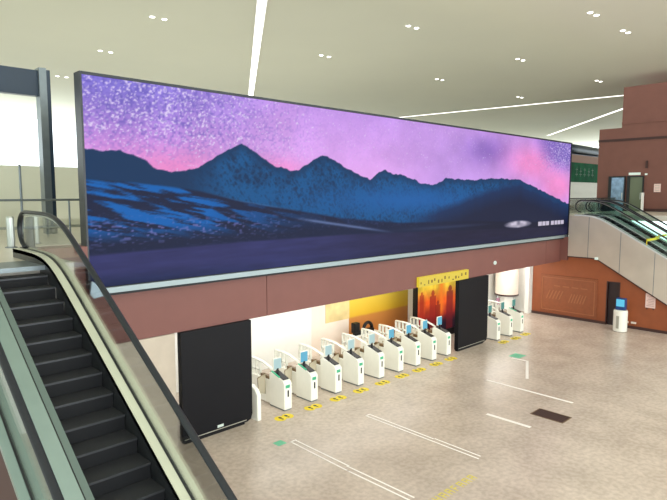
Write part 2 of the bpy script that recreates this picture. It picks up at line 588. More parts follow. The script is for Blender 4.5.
def grid_panel(name, x0, x1, z0, z1, y, dx, dz, fn, strength, parent):
    nx = int((x1 - x0) / dx) + 1
    nz_ = int((z1 - z0) / dz) + 1
    X = np.linspace(x0, x1, nx)
    Z = np.linspace(z0, z1, nz_)
    XX, ZZ = np.meshgrid(X, Z)
    co_ = np.stack([XX, np.full_like(XX, y), ZZ], -1).reshape(-1, 3)
    idx = np.arange(nx * nz_).reshape(nz_, nx)
    q = np.stack([idx[:-1, :-1], idx[:-1, 1:], idx[1:, 1:], idx[1:, :-1]], -1).reshape(-1, 4)
    me = bpy.data.meshes.new(name)
    me.vertices.add(len(co_))
    me.vertices.foreach_set('co', co_.ravel())
    me.loops.add(q.size)
    me.loops.foreach_set('vertex_index', q.ravel())
    me.polygons.add(len(q))
    me.polygons.foreach_set('loop_start', np.arange(0, q.size, 4))
    me.polygons.foreach_set('loop_total', np.full(len(q), 4))
    me.update()
    c = np.clip(fn(XX, ZZ), 0, 1)
    lin = np.where(c <= 0.04045, c / 12.92, ((c + 0.055) / 1.055) ** 2.4)
    at = me.color_attributes.new('picture', 'FLOAT_COLOR', 'POINT')
    at.data.foreach_set('color', np.concatenate([lin.reshape(-1, 3), np.ones((len(co_), 1))], 1).ravel())
    m = bpy.data.materials.new(name)
    m.use_nodes = True
    nt = m.node_tree
    b = nt.nodes['Principled BSDF']
    b.inputs['Base Color'].default_value = (0.008, 0.008, 0.01, 1)
    b.inputs['Roughness'].default_value = 0.55
    b.inputs['Specular IOR Level'].default_value = 0.04
    a = nt.nodes.new('ShaderNodeAttribute')
    a.attribute_name = 'picture'
    nt.links.new(a.outputs['Color'], b.inputs['Emission Color'])
    b.inputs['Emission Strength'].default_value = strength
    me.materials.append(m)
    o = bpy.data.objects.new(name, me)
    C.objects.link(o)
    o.parent = parent
    return o


RIDGE = [(5.46, 8.74), (5.91, 8.77), (6.52, 8.77), (7.08, 8.59), (7.51, 8.33), (7.9, 8.23), (8.44, 8.27), (8.95, 8.46), (9.47, 8.72), (9.94, 9.02), (10.2, 9.08), (10.43, 9.2), (10.6, 9.14), (10.77, 9.06), (11.24, 8.77), (11.78, 8.5), (12.42, 8.41), (12.87, 8.46), (13.43, 8.79), (13.91, 8.96), (14.16, 8.97), (14.56, 8.77), (15.35, 8.5), (16.07, 8.25), (16.47, 8.18), (16.94, 8.47), (17.36, 8.56), (17.8, 8.41), (18.5, 8.39), (19.31, 8.19), (19.52, 8.07), (20.82, 8.04), (21.5, 8.32), (23.55, 8.27), (26.33, 8.41), (28.42, 8.35), (30.76, 7.83), (33.38, 7.24), (34.81, 6.92)]
BASE = [(5.42, 8.01), (6.77, 7.95), (7.65, 7.88), (8.93, 7.72), (10.36, 7.41), (12.86, 7.04), (14.82, 6.75), (18.34, 6.44), (23.63, 6.35), (34.91, 5.87)]
ROAD = [(5.34, 6.03), (7.59, 6.06), (10.33, 6.11), (14.82, 6.11), (21.19, 5.98), (34.94, 5.62)]


def landscape(X, Z):
    sh = X.shape
    n1 = fbm(X * 0.9, Z * 1.2, 1)
    n2 = fbm(X * 2.6, Z * 3.4, 11)
    # sky
    t = np.clip((10.74 - Z) / 2.4, 0, 1)
    left = lerp(np.broadcast_to(col(126, 114, 208), sh + (3,)), col(228, 146, 210), t ** 1.5)
    mid = lerp(np.broadcast_to(col(190, 146, 226), sh + (3,)), col(216, 160, 228), t)
    c = lerp(left, mid, (X - 7) / 5.0)
    c = lerp(c, np.broadcast_to(col(192, 148, 222), sh + (3,)), (X - 17) / 4)
    d = np.exp(-(((X - 25.2) / 2.2) ** 2 + ((Z - 9.7) / 0.7) ** 2))
    c = lerp(c, np.broadcast_to(col(122, 92, 178), sh + (3,)), d * 0.75)
    d = np.exp(-(((X - 29.6) / 2.7) ** 2 + ((Z - 9.3) / 0.95) ** 2)) + np.exp(-(((X - 33) / 2.2) ** 2 + ((Z - 8.0) / 0.9) ** 2))
    c = lerp(c, np.broadcast_to(col(236, 142, 205), sh + (3,)), d * 1.1)
    d = 1 / (1 + np.exp(-((X - 31.8) * 1.6 + (Z - 9.6) * 2.0)))
    c = lerp(c, np.broadcast_to(col(112, 88, 178), sh + (3,)), d * np.clip((Z - 8.8) / 0.9, 0, 1) * 0.9)
    d = np.exp(-(((X - 8.1) / 1.5) ** 2 + ((Z - 8.2) / 0.55) ** 2)) + np.exp(-(((X - 11.9) / 1.2) ** 2 + ((Z - 8.4) / 0.4) ** 2))
    c = lerp(c, np.broadcast_to(col(232, 134, 196), sh + (3,)), d * 0.8)
    c = c * (0.97 + 0.16 * n1[..., None])
    # stars
    rs = np.random.RandomState(5)
    st = 0.5 * vnoise(X * 19 + Z * 6, Z * 22 - X * 5, 31) + 0.5 * vnoise(X * 23 - Z * 8, Z * 27 + X * 6, 35)
    dens = np.clip(1.15 - np.abs(X - 7.5) / 6.5, 0.12, 1) + np.clip((X - 30) / 3, 0, 0.9) * np.clip((Z - 8.5), 0, 1)
    dens = dens * np.clip((Z - 8.2) / 1.2, 0.15, 1)
    s = np.clip((st - (0.79 - 0.25 * dens)) * 6, 0, 1)
    c = lerp(c, np.broadcast_to(col(232, 218, 250), sh + (3,)), s * 0.85)
    dk = np.clip((vnoise(X * 15, Z * 17, 51) - 0.45) * 2, 0, 1) * np.clip(dens, 0, 1)
    c = lerp(c, np.broadcast_to(col(96, 84, 178), sh + (3,)), dk * 0.6)
    # mountains
    rz = interp(RIDGE, X) + (fbm(X * 4, X * 0 + 3, 61) - 0.5) * 0.12
    bz = interp(BASE, X)
    dr = rz - Z
    slope = 0.25 + 0.45 * fbm(X * 2.0 + Z * 1.4, Z * 2.0 - X * 0.9, 71, 5) + 0.3 * (1 - 2 * np.abs(fbm(X * 7 + Z * 5, Z * 5.5 - X * 3, 75, 4) - 0.5) * 2)
    darkm = np.broadcast_to(col(20, 54, 92), sh + (3,))
    bluem = np.broadcast_to(col(20, 98, 160), sh + (3,))
    k = np.clip((slope - 0.42) * 3.2, 0, 1) * np.clip(dr / 0.35, 0, 1)
    k = k * np.clip((X - 8.4) / 1.4, 0, 1)
    mc = lerp(darkm, bluem, k * 0.7)
    mist = np.exp(-(((Z - 7.35 + (X - 16) * 0.0) / 0.55) ** 2)) * np.exp(-(((X - 19) / 5.0) ** 2))
    mc = lerp(mc, np.broadcast_to(col(30, 96, 168), sh + (3,)), mist * 0.9)
    # dark right-hand hill
    hz = interp([(18, 6.6), (22, 7.25), (25, 7.9), (27.5, 8.3), (28.42, 8.33), (30.76, 7.83), (33.38, 7.24), (34.9, 6.9)], X) + (fbm(X * 2, X * 0, 91) - 0.5) * 0.15
    kk = np.clip((hz - Z) / 0.35, 0, 1) * np.clip((X - 18) / 3, 0, 1)
    hill = lerp(np.broadcast_to(col(24, 56, 104), sh + (3,)), col(28, 34, 62), np.clip((hz - Z) / 1.1, 0, 1))
    mc = lerp(mc, hill, kk)
    c = lerp(c, mc, dr / 0.03)
    # meadow
    st2 = fbm(X * 1.6 + Z * 3.0, Z * 9.0 + X * 1.3, 81, 5)
    lr = np.clip((13.2 - X) / 4, 0, 1)
    mdark = np.broadcast_to(col(28, 36, 64), sh + (3,))
    mblue = np.broadcast_to(col(16, 98, 178), sh + (3,))
    md = lerp(mdark, mblue, np.clip((st2 - 0.44) * 6, 0, 1) * (0.15 + 0.85 * lr) * np.clip((Z - 6.25) / 0.5, 0.0, 1))
    sp_ = np.clip((vnoise(X * 9, Z * 22, 101) - 0.68) * 5, 0, 1) * np.exp(-((Z - 6.6) / 0.35) ** 2) * (0.2 + 0.8 * lr)
    md = lerp(md, np.broadcast_to(col(120, 120, 190), sh + (3,)), sp_ * 0.8)
    wl = np.exp(-((Z - (6.85 - (X - 12) * 0.14)) / 0.05) ** 2) * np.clip((X - 12.5) / 1, 0, 1) * np.clip((18 - X) / 2, 0, 1)
    wl = wl + np.exp(-((Z - bz + 0.02) / 0.03) ** 2) * np.exp(-((X - 11.0) / 1.2) ** 2)
    wl = wl + 0.5 * np.exp(-((Z - 6.1) / 0.07) ** 2) * np.exp(-((X - 24) / 4) ** 2)
    md = lerp(md, np.broadcast_to(col(120, 140, 190), sh + (3,)), wl * 0.7)
    md = lerp(md, np.broadcast_to(col(26, 28, 50), sh + (3,)), (X - 20) / 5 * (1 - 0.4 * wl))
    c = lerp(c, md, (bz - Z) / 0.08)
    # road
    ro = interp(ROAD, X)
    rd = lerp(np.broadcast_to(col(54, 56, 106), sh + (3,)), col(38, 36, 62), (X - 12) / 10)
    rd = lerp(rd, np.broadcast_to(col(30, 40, 78), sh + (3,)), (5.55 - Z) / 0.45 * np.clip((13 - X) / 5, 0.2, 1))
    rd = rd * (0.84 + 0.24 * fbm(X * 1.0, Z * 8, 111)[..., None])
    c = lerp(c, rd, (ro - Z) / 0.07)
    # washed-out white caption low on the right
    ca = np.zeros(sh)
    ca = np.maximum(ca, np.clip(1.6 - ((X - 28.3) / 1.25) ** 2 - ((Z - 5.98) / 0.17) ** 2, 0, 1) * (0.45 + 0.55 * vnoise(X * 3, Z * 9, 121)))
    for a, b_ in ((30.6, 31.05), (31.12, 31.5), (31.56, 31.95), (32.2, 32.6), (32.68, 33.0), (33.08, 33.45), (33.52, 33.9)):
        ca = np.maximum(ca, ((X > a) & (X < b_) & (Z > 5.79) & (Z < 6.02)) * 0.85)
    c = lerp(c, np.broadcast_to(col(232, 222, 240), sh + (3,)), ca)
    return c


led = thing('led_video_wall', 'giant video wall showing purple starry sky over blue mountains, mounted on the brown bridge', 'screen', (0, 0, 0))
pf = grid_panel('display', SX0, SX1, SZ0, SZ1, 14.96, 0.03, 0.026, landscape, 0.98, led)
MB().box(SX0 - 0.03, SX1 + 0.03, 14.97, 15.09, SZ0 - 0.02, SZ1 + 0.05).build('back_plate', M['black_gloss'], led)
MB().box(SX0 - 0.03, SX1, 15.09, 15.3, 6.4, SZ1 + 0.05).build('housing', M['black_line'], led)
k = MB()
k.box(SX0 - 0.05, SX0, 14.9, 15.3, 6.06, SZ1 + 0.07).box(SX0 - 0.05, SX0, 14.9, 15.08, SZ0, 6.06)
k.box(SX1, SX1 + 0.06, 14.9, 15.09, SZ0 + 0.1, SZ1 + 0.07)
k.box(SX0, SX1, 14.9, 15.09, SZ1, SZ1 + 0.07)
k.build('bezel', mat('bezel', rgb(22, 30, 40), 0.4), led)
k = MB().box(SX0 + 0.2, SX1 - 0.2, 14.86, 15.09, SZ0 - 0.17, SZ0 - 0.02)
k.build('silver_ledge', mat('ledge', rgb(138, 152, 156), 0.35, 0.3), led)
MB().box(SX0 + 0.2, SX1 - 0.1, 14.9, 15.09, SZ0 - 0.24, SZ0 - 0.17).build('lower_edge', M['black_gloss'], led)
k = MB().prism([(SX1 - 0.2, SZ0 - 0.19), (SX1 - 0.02, SZ0 - 0.1), (SX1 + 0.06, SZ0 + 0.1), (SX1, SZ0 + 0.1), (SX1 - 0.2, SZ0 - 0.02)], 'y', 14.88, 15.09)
k.build('corner_cap', M['black_gloss'], led)
k = MB().prism([(5.55, 5.35), (5.95, 4.95), (5.6, 4.88), (5.5, 5.0)], 'y', 14.78, 14.86)
k.build('end_cap', mat('cap', rgb(170, 190, 205), 0.2, 0.3), led)
tag(MB().lathe([(0.1, 0), (0.1, 0.06), (0.05, 0.1)], 0, 0, 16).build('wall_sensor', M['exit']), 'small round white sensor on the brown bridge fascia', 'sensor')
so = bpy.data.objects['wall_sensor']
so.location = (26.2, 15.1, 4.05)
so.rotation_euler = (PI / 2, 0, 0)

# ------------------------------------------------------------------ escalators
TAN = math.tan(math.radians(30))


def softmin(a, b, k=0.16):
    m = min(a, b)
    return -k * math.log(math.exp(-(a - m) / k) + math.exp(-(b - m) / k)) + m


def escalator(label, shift, xo0, xg0, xt0, xt1, xg1, xo1, ybot, deck_off, y_end, mats, depth_clad, step_y):
    """straight run falling towards -y; shift moves the whole run along y"""
    root = thing('escalator', label, 'escalator', ((xo0 + xo1) / 2, y_end, UP))
    ox, oy, oz = root.location
    T = lambda off_i, off_t: (lambda y: softmin((y - shift) * TAN + off_i, UP + off_t))
    nose = T(0.0, 0.0)
    deck = T(deck_off, deck_off * 0.85)
    hand = T(1.10, 0.94)
    def ys(a, b, n):
        return [a + (b - a) * i / n for i in range(n + 1)]
    def place(o):
        o.parent = root
        o.location = (-ox, -oy, -oz)
        return o
    Y = ys(ybot, y_end, 60)
    # decks: outer, groove, inner
    for (a, c, gx, m) in ((xo0, xt0, xg0, mats[0]), (xt1, xo1, xg1, mats[1])):
        k = MB()
        for (p, q_) in ((a, gx - 0.02), (gx + 0.02, c)):
            k.strip(p, q_, [(y, deck(y) - 0.08) for y in Y], [(y, deck(y)) for y in Y])
        place(k.build('deck', m))
        k = MB().strip(gx - 0.02, gx + 0.02, [(y, deck(y) - 0.08) for y in Y], [(y, deck(y) + 0.012) for y in Y])
        place(k.build('glass_channel', M['black_line']))
        # glass with rounded newel end
        Yg = ys(ybot, y_end - 0.15, 60)
        def gtop(y):
            e = y_end - 0.15 - y
            cut = 0
            if e < 0.45:
                cut = 0.45 - math.sqrt(max(0, 0.45 ** 2 - (0.45 - e) ** 2))
            return hand(y) - 0.05 - cut
        k = MB().strip(gx - 0.008, gx + 0.008, [(y, deck(y) - 0.02) for y in Yg], [(y, gtop(y)) for y in Yg])
        place(k.build('glass_balustrade', mats[2]))
        # handrail with half-round return
        pts = [(gx, y, hand(y)) for y in ys(ybot, y_end - 0.42, 60)]
        zc = hand(y_end)
        for i in range(1, 13):
            an = PI / 2 - i * PI * 0.95 / 12
            pts.append((gx, y_end - 0.42 + 0.42 * math.cos(an), zc - 0.36 + 0.36 * math.sin(an)))
        place(MB().tube(pts, 0.05, 12, 0.035).build('handrail', M['rubber'], smooth=True))
        place(MB().tube([(p[0], p[1], p[2] - 0.05) for p in pts[:62]], 0.02, 8).build('rail_profile', M['steel'], smooth=True))
    if deck_off > 0.15:
        place(MB().strip(xt0 - 0.1, xt0 - 0.085, [(y, deck(y) - 0.01) for y in Y], [(y, deck(y) + 0.004) for y in Y]).build('deck_joint', M['black_line']))
        place(MB().strip(xt0 - 0.085, xt0 + 0.002, [(y, deck(y) - 0.01) for y in Y], [(y, deck(y) + 0.003) for y in Y]).build('deck_edge', M['edge_grey']))
    # skirts
    for (a, c) in ((xt0 - 0.03, xt0), (xt1, xt1 + 0.03)):
        k = MB().strip(a, c, [(y, nose(y) - 0.35) for y in Y], [(y, deck(y) - 0.005) for y in Y])
        place(k.build('skirt_panel', M['skirt']))
    # steps
    run = 0.3845
    n0 = int((step_y - ybot) / run)
    tops = M['tread']
    y = step_y - n0 * run
    ytop = shift + UP / TAN
    while y < ytop + 0.1:
        z = nose(y)
        k = MB()
        yb = y + run
        zn = nose(yb)
        k.box(xt0 + 0.008, xt1 - 0.008, y, yb + 0.02, z - 0.03, z)
        k.box(xt0 + 0.008, xt1 - 0.008, y + 0.02, y + 0.03, z - 0.22, z - 0.03)
        st = place(k.build('step', tops))
        st.data.materials.append(M['riser_shade'])
        for p in st.data.polygons:
            if p.normal.y < -0.5 and p.center.z < z - 0.05:
                p.material_index = 1
        y += run
    # landing plate
    place(MB().box(xt0, xt1, ytop + 0.12, y_end - 0.9, UP - 0.08, UP + 0.004).build('comb_plate', M['greymetal']))
    place(MB().box(xt0 - 0.0, xt1, ytop + 0.04, ytop + 0.2, UP - 0.07, UP + 0.012).build('comb', M['greymetal']))
    # truss cladding, both sides
    def und(y):
        return softmin((y - shift) * TAN + deck_off - depth_clad[0], UP - depth_clad[1], 0.05)
    Yc = ys(ybot, y_end if depth_clad[2] is None else depth_clad[2], 60)
    for (a, c) in ((xo0, xo0 + 0.05), (xo1 - 0.05, xo1)):
        k = MB().strip(a, c, [(y, und(y)) for y in Yc], [(y, deck(y) - 0.085) for y in Yc])
        place(k.build('truss_cladding', mats[3]))
    if depth_clad[0] > 2:
        for yy in (13.4, 11.6, 9.8, 8.0, 6.2):
            place(MB().strip(xo0 - 0.006, xo0, [(yy, und(yy) + 0.02), (yy + 0.03, und(yy) + 0.02)], [(yy, deck(yy) - 0.1), (yy + 0.03, deck(yy) - 0.1)]).build('panel_joint', M['greymetal']))
        place(MB().strip(xo0 - 0.02, xo0, [(y, und(y)) for y in Yc], [(y, und(y) + 0.06) for y in Yc]).build('lower_edge', M['dark_brown']))
    k = MB().strip(xo0 + 0.05, xo1 - 0.05, [(y, und(y)) for y in Yc], [(y, und(y) + 0.05) for y in Yc])
    place(k.build('underside', mats[3]))
    return root


def tread_mat():
    m = mat('tread', rgb(62, 64, 68), 0.45, 0.5)
    nt = m.node_tree
    b = nt.nodes['Principled BSDF']
    tc = nt.nodes['Texture Coordinate']
    wv = nt.nodes.new('ShaderNodeTexWave')
    wv.inputs['Scale'].default_value = 14
    wv.bands_direction = 'X'
    nt.links.new(tc.outputs['Object'], wv.inputs['Vector'])
    bp = nt.nodes.new('ShaderNodeBump')
    bp.inputs['Strength'].default_value = 0.4
    nt.links.new(wv.outputs['Fac'], bp.inputs['Height'])
    nt.links.new(bp.outputs['Normal'], b.inputs['Normal'])
    return m


M['edge_grey'] = mat('edge_grey', rgb(88, 104, 98), 0.5)
M['deck_far'] = mat('deck_far', rgb(206, 212, 212), 0.4, 0.2)
M['tread'] = tread_mat()
M['riser_shade'] = mat('riser_shade', rgb(26, 27, 30), 0.6, spec=0.2)  # darker than the lit tread: shade on the upright faces put into the colour
escalator('near escalator with black steps and glass balustrades, running down from the upper floor at left', 0.0,
          1.66, 1.785, 2.38, 3.29, 3.44, 3.57, 0.9, 0.22, 12.95, (M['deck_left'], M['deck'], M['glass'], M['dark_brown']),
          (0.95, 0.9, 11.2), 6.94)
e2 = (M['deck_far'], M['deck_far'], M['green_glass'], M['clad'])
escalator('far escalator with silver side cladding falling in front of the brown side wall', 2.2,
          33.85, 33.98, 34.25, 35.25, 35.5, 35.62, 5.2, 0.10, 14.3, e2, (2.5, 2.5, 14.6), 9.6)
escalator('far escalator behind the silver clad one, next to the brown block landing', 2.2,
          35.8, 35.93, 36.2, 37.2, 37.45, 37.6, 5.2, 0.10, 14.3, e2, (0.9, 0.9, 14.6), 9.6)
ct = thing('caution_barrier', 'yellow plastic caution tape strung across both far escalators', 'barrier tape', (35.7, 10.3, 5.0))
k = MB()
k.box(-1.75, -0.1, -0.02, 0.0, 0.0, 0.13).box(0.1, 1.75, -0.02, 0.0, 0.12, 0.25)
k.box(-0.25, 0.25, -0.03, 0.01, 0.02, 0.2)
k.build('tape_band', M['yellow'], ct)
MB().tube([(-1.72, 0, -0.35), (-1.72, 0, 0.15)], 0.02).build('tie', M['yellow'], ct)
MB().tube([(1.75, 0, -0.35), (1.75, 0, 0.25)], 0.02).build('tie', M['yellow'], ct)

gg = thing('glass_guard', 'green tinted glass guard at the top of the far escalators', 'railing', (38, 15.5, UP))
MB().box(-4.1, 6.5, 0.28, 0.3, 0.05, 0.95).build('glass_panel', M['green_glass'], gg)
MB().tube([(-4.1, 0.29, 1.0), (6.5, 0.29, 1.0)], 0.04).build('top_rail', M['black_line'], gg)
for x in (-4.0, -1.5, 1.0, 3.5, 6.4):
    MB().box(x - 0.03, x + 0.03, 0.25, 0.28, 0, 1.0).build('post', M['greymetal'], gg)

# ------------------------------------------------------------------ black advertising panels and lit displays under the bridge
for (x0, x1, lab) in ((8.16, 10.72, 'tall black blank panel under the bridge beside the near escalator, left one'),
                      (22.85, 25.5, 'tall black blank panel under the bridge between the two rows of ticket gates')):
    t = thing('advertising_panel', lab, 'panel', (x0, 15.0, 0))
    wd = x1 - x0
    MB().prism([(0, 0.07), (wd - 0.22, 0.07), (wd - 0.06, 0.13), (wd, 0.3), (wd, 3.48), (0, 3.48)], 'y', 0.0, 0.22).build('body', M['black'], t, bevel=0.01)
    MB().box(0.05, wd - 0.3, 0.03, 0.2, 0, 0.07).build('plinth', M['black_gloss'], t)
    MB().box(0.04, wd - 0.25, -0.012, 0, 0.13, 0.155).build('trim_line', M['gate_grey'], t)
    if x0 < 10:
        MB().box(1.2, 1.42, -0.015, -0.0, 0.2, 0.28).build('label', M['exit'], t)

ys_ = thing('hanging_sign', 'long yellow sign strip with dark marks fixed to the bridge above the orange display', 'sign', (19.65, 15.0, 3.52))
MB().box(0, 3.9, -0.05, 0.09, 0.0, 0.44).build('board', M['yellow_lit'], ys_)
k = MB()
x = 0.1
rr = random.Random(3)
while x < 3.7:
    wv_ = rr.uniform(0.04, 0.12)
    z = rr.uniform(0.05, 0.2)
    k.box(x, x + wv_, -0.06, -0.05, z, z + rr.uniform(0.04, 0.18))
    x += wv_ + rr.uniform(0.08, 0.25)
k.build('marks', mat('marks', rgb(120, 96, 30), 0.6), ys_)


def orange(X, Z):
    sh = X.shape
    c = np.broadcast_to(col(236, 196, 60), sh + (3,))
    c = lerp(c, np.broadcast_to(col(232, 92, 34), sh + (3,)), (2.75 - Z) / 0.7)
    c = lerp(c, np.broadcast_to(col(150, 34, 34), sh + (3,)), (1.9 - Z) / 0.8)
    c = lerp(c, np.broadcast_to(col(36, 22, 34), sh + (3,)), (1.25 - Z) / 0.5)
    n = fbm(X * 3, Z * 2.0, 5)
    c = c * (0.75 + 0.5 * n[..., None])
    gl = np.exp(-((X - 24.9) / 0.25) ** 2) * np.clip((Z - 0.9) / 0.6, 0, 1)
    c = lerp(c, np.broadcast_to(col(250, 130, 40), sh + (3,)), gl * 0.8)
    for cx, h, w_, cc in ((23.2, 2.55, 0.16, (190, 50, 30)), (24.15, 2.45, 0.28, (170, 40, 34)), (25.7, 2.55, 0.3, (130, 30, 36)), (24.6, 1.9, 0.2, (150, 40, 30))):
        head = ((X - cx) ** 2 + (Z - h) ** 2) < (w_ * 0.55) ** 2
        body = (np.abs(X - cx) < w_) & (Z < h - w_ * 0.5)
        c = np.where((head | body)[..., None], c * 0.35 + np.array(cc) / 255 * 0.55, c)
    return c


od = thing('lit_display', 'glowing orange and red display with dark figures behind the ticket gates', 'display', (-0.25, 0, 0))
grid_panel('picture', 22.8, 27.6, 0.35, 3.3, 17.28, 0.05, 0.05, orange, 1.0, od)
MB().box(22.74, 27.66, 17.29, 17.5, 0.0, 3.4).build('casing', M['black_gloss'], od)
k = MB()
k.box(22.72, 22.8, 17.22, 17.29, 0, 3.4).box(27.6, 27.68, 17.22, 17.29, 0, 3.4).box(22.8, 27.6, 17.22, 17.29, 0, 0.35).box(22.8, 27.6, 17.22, 17.29, 3.3, 3.4)
k.build('frame', M['black'], od)

ctr = thing('service_counter', 'low pale counter behind the gates in front of the orange mural', 'counter', (19.9, 18.5, 0))
MB().box(-0.9, 0.95, -0.2, 0.25, 0, 0.76).build('body', M['beige'], ctr, bevel=0.02)
MB().box(-0.95, 1.0, -0.25, 0.3, 0.76, 0.8).build('top', M['white'], ctr, bevel=0.01)
eq = thing('black_equipment', 'black device with square block and round hoop on the counter behind the gates', 'device', (19.85, 18.5, 0.8))
MB().box(-0.68, -0.32, -0.14, 0.14, 0.12, 0.62).build('block', M['black_gloss'], eq, bevel=0.04)
MB().box(-0.6, 0.72, -0.12, 0.12, 0.0, 0.2).build('bar', M['black_gloss'], eq, bevel=0.03)
MB().tube([(0.37 + 0.3 * math.cos(a), 0, 0.16 + 0.34 * math.sin(a)) for a in [PI * i / 12 for i in range(13)]], 0.085, 10).build('hoop', M['black_gloss'], eq, smooth=True)

cl = thing('round_column', 'round beige column drum with dark rim and white lower shaft behind the far gates', 'column', (33.05, 17.9, 0))
MB().lathe([(0.4, 0), (0.4, 1.2)], 0, 0, 32).build('shaft', M['white'], cl)
MB().lathe([(0.72, 1.18), (0.72, 3.61)], 0, 0, 40).build('drum', M['beige'], cl)
MB().lathe([(0.7, 1.08), (0.75, 1.1), (0.75, 1.18), (0.7, 1.2)], 0, 0, 40).build('rim', M['dark_brown'], cl)
cl.location = (33.2, 18.2, 0)

# ------------------------------------------------------------------ ticket gates
def make_gate(tab, led_, label, loc, group):
    """origin at the front lower left corner, the cabinet runs back along +y"""
    g = thing('ticket_gate', label, 'ticket gate', loc, 0, group)
    g.scale = (1, 1, 1.11)
    wd = 0.34
    front = [(0.0, 0.04), (0.0, 0.88), (0.1, 0.97), (0.72, 1.14), (0.86, 1.1), (0.86, 0.04)]
    MB().prism(front, 'x', 0, wd).build('cabinet', M['gate_white'], g, bevel=0.02)
    MB().box(0.02, wd - 0.02, 0.03, 0.84, 0, 0.04).build('plinth', M['greymetal'], g)
    # dark sloping top plate
    s = lambda y: 0.97 + (y - 0.1) * (0.17 / 0.62)
    MB().prism([(0.12, s(0.12) + 0.004), (0.7, s(0.7) + 0.004), (0.7, s(0.7) + 0.02), (0.12, s(0.12) + 0.02)], 'x', 0.05, wd - 0.03).build('reader_plate', M['black_gloss'], g)
    if led_:
        MB().prism([(0.3, s(0.3) + 0.004), (0.74, s(0.74) + 0.004), (0.74, s(0.74) + 0.03), (0.3, s(0.3) + 0.03)], 'x', 0.0, 0.06).build('light_strip', M['led_green'], g)
    MB().box(0.06, wd - 0.1, -0.012, 0.0, 0.74, 0.84).build('arrow_light', M['led_green'], g)
    MB().box(wd * 0.42, wd * 0.58, -0.014, 0.0, 0.45, 0.66).build('lock_slot', M['black_gloss'], g)
    # rear section: lower body, arched bar and slotted frame
    MB().box(0.06, wd - 0.06, 0.86, 2.3, 0.04, 0.82).build('rear_body', M['gate_white'], g, bevel=0.02)
    arch = [(0.17, 0.75, 1.1), (0.17, 1.0, 1.2), (0.17, 1.4, 1.3), (0.17, 1.8, 1.34), (0.17, 2.3, 1.34)]
    MB().tube(arch, 0.07, 8, 0.035).build('arched_bar', M['gate_white'], g, smooth=True)
    k = MB()
    for y in (1.62, 1.86, 2.08, 2.28):
        k.box(0.12, 0.22, y - 0.035, y + 0.035, 0.8, 1.33)
    k.box(0.12, 0.22, 1.6, 2.31, 0.98, 1.03)
    k.build('slotted_frame', M['gate_white'], g)
    MB().box(0.1, wd - 0.1, 0.95, 1.5, 0.82, 0.92).build('sensor_box', M['bronze'], g)
    for sgn, xa in ((-1, 0.06), (1, wd - 0.06)):
        fl = MB().prism([(xa, 0.3), (xa + sgn * 0.32, 0.38), (xa + sgn * 0.36, 0.9), (xa, 1.0)], 'y', 1.15, 1.175).build('flap', M['flap'], g)
        MB().tube([(xa + sgn * 0.01, 1.16, 1.0), (xa + sgn * 0.36, 1.16, 0.9), (xa + sgn * 0.32, 1.16, 0.38)], 0.015, 6).build('flap_edge', M['bronze'], fl)
    # tablet on a stalk
    if tab:
        st = MB().tube([(0.12, 0.5, 1.06), (0.12, 0.54, 1.28)], 0.05, 8).build('stalk', M['black_gloss'], g)
        MB().box(-0.06, 0.3, 0.52, 0.58, 1.24, 1.62).build('tablet', M['gate_white'], st, bevel=0.02)
        MB().box(-0.045, 0.285, 0.512, 0.52, 1.26, 1.6).build('tablet_screen', M[tab], st)
    return g


near = [(11.95, 'tablet_pale', True, 'white ticket gate with pale tablet and green light strip, nearest to the left black panel'),
        (13.2, 'tablet_blue', True, 'white ticket gate with blue tablet and green light strip, second from the left black panel'),
        (14.45, 'tablet_pale', False, 'white ticket gate with pale tablet, right of the one with blue tablet and green strip'),
        (15.7, 'tablet_pale', False, 'white ticket gate with pale tablet, fourth from the left black panel'),
        (16.95, 'tablet_pale', False, 'white ticket gate with pale tablet in the exact middle of the nine gates'),
        (18.2, 'tablet_blue', False, 'white ticket gate with blue tablet, fourth left of the right black panel'),
        (19.4, 'tablet_blue', False, 'white ticket gate with blue tablet, third from the right black panel'),
        (20.6, 'tablet_blue', False, 'white ticket gate with blue tablet, second from the right black panel'),
        (21.75, 'tablet_blue', False, 'white ticket gate with blue tablet, standing next to the right black panel')]
nm = 'ticket gates between the two black panels'
for x, tab, ld, lab in near:
    make_gate(tab, ld, lab, (x + 0.1, 14.95, 0), nm)
far = [(25.95, 'tablet_teal', False, 'far white ticket gate partly behind the right black panel'),
       (27.25, 'tablet_teal', False, 'far white ticket gate in the middle of the far three'),
       (28.45, 'tablet_teal', True, 'far white ticket gate with green light strip, nearest to the brown wall')]
for x, tab, ld, lab in far:
    make_gate(tab, ld, lab, (x + 0.1, 14.75, 0), 'ticket gates beyond the right black panel')
for x, lab in ((26.7, 'pink faced reader on a slim post behind the first two far gates'), (27.95, 'pink faced reader on a slim post between the second and third far gates'), (29.3, 'pink faced reader on a slim post right of the last far gate')):
    t = thing('pass_reader', lab, 'reader', (x, 16.6, 0), 0, 'readers behind the far gates')
    MB().tube([(0, 0, 0), (0, 0, 1.25)], 0.05, 10).build('pole', M['gate_white'], t)
    MB().box(-0.14, 0.14, -0.03, 0.03, 1.2, 1.6).build('reader_screen', M['tablet_pink'], t)
t = thing('barrier_end_post', 'white rounded end post of the gate row next to the left black panel', 'barrier', (10.85, 14.9, 0))
MB().prism([(0, 0.0), (0, 0.9), (0.12, 1.05), (0.35, 1.16), (0.9, 1.2), (0.9, 0)], 'x', 0, 0.16).build('body', M['gate_white'], t, bevel=0.02)
MB().box(0.16, 0.19, 0.1, 0.85, 0.1, 1.05).build('side_glass', M['flap'], t)

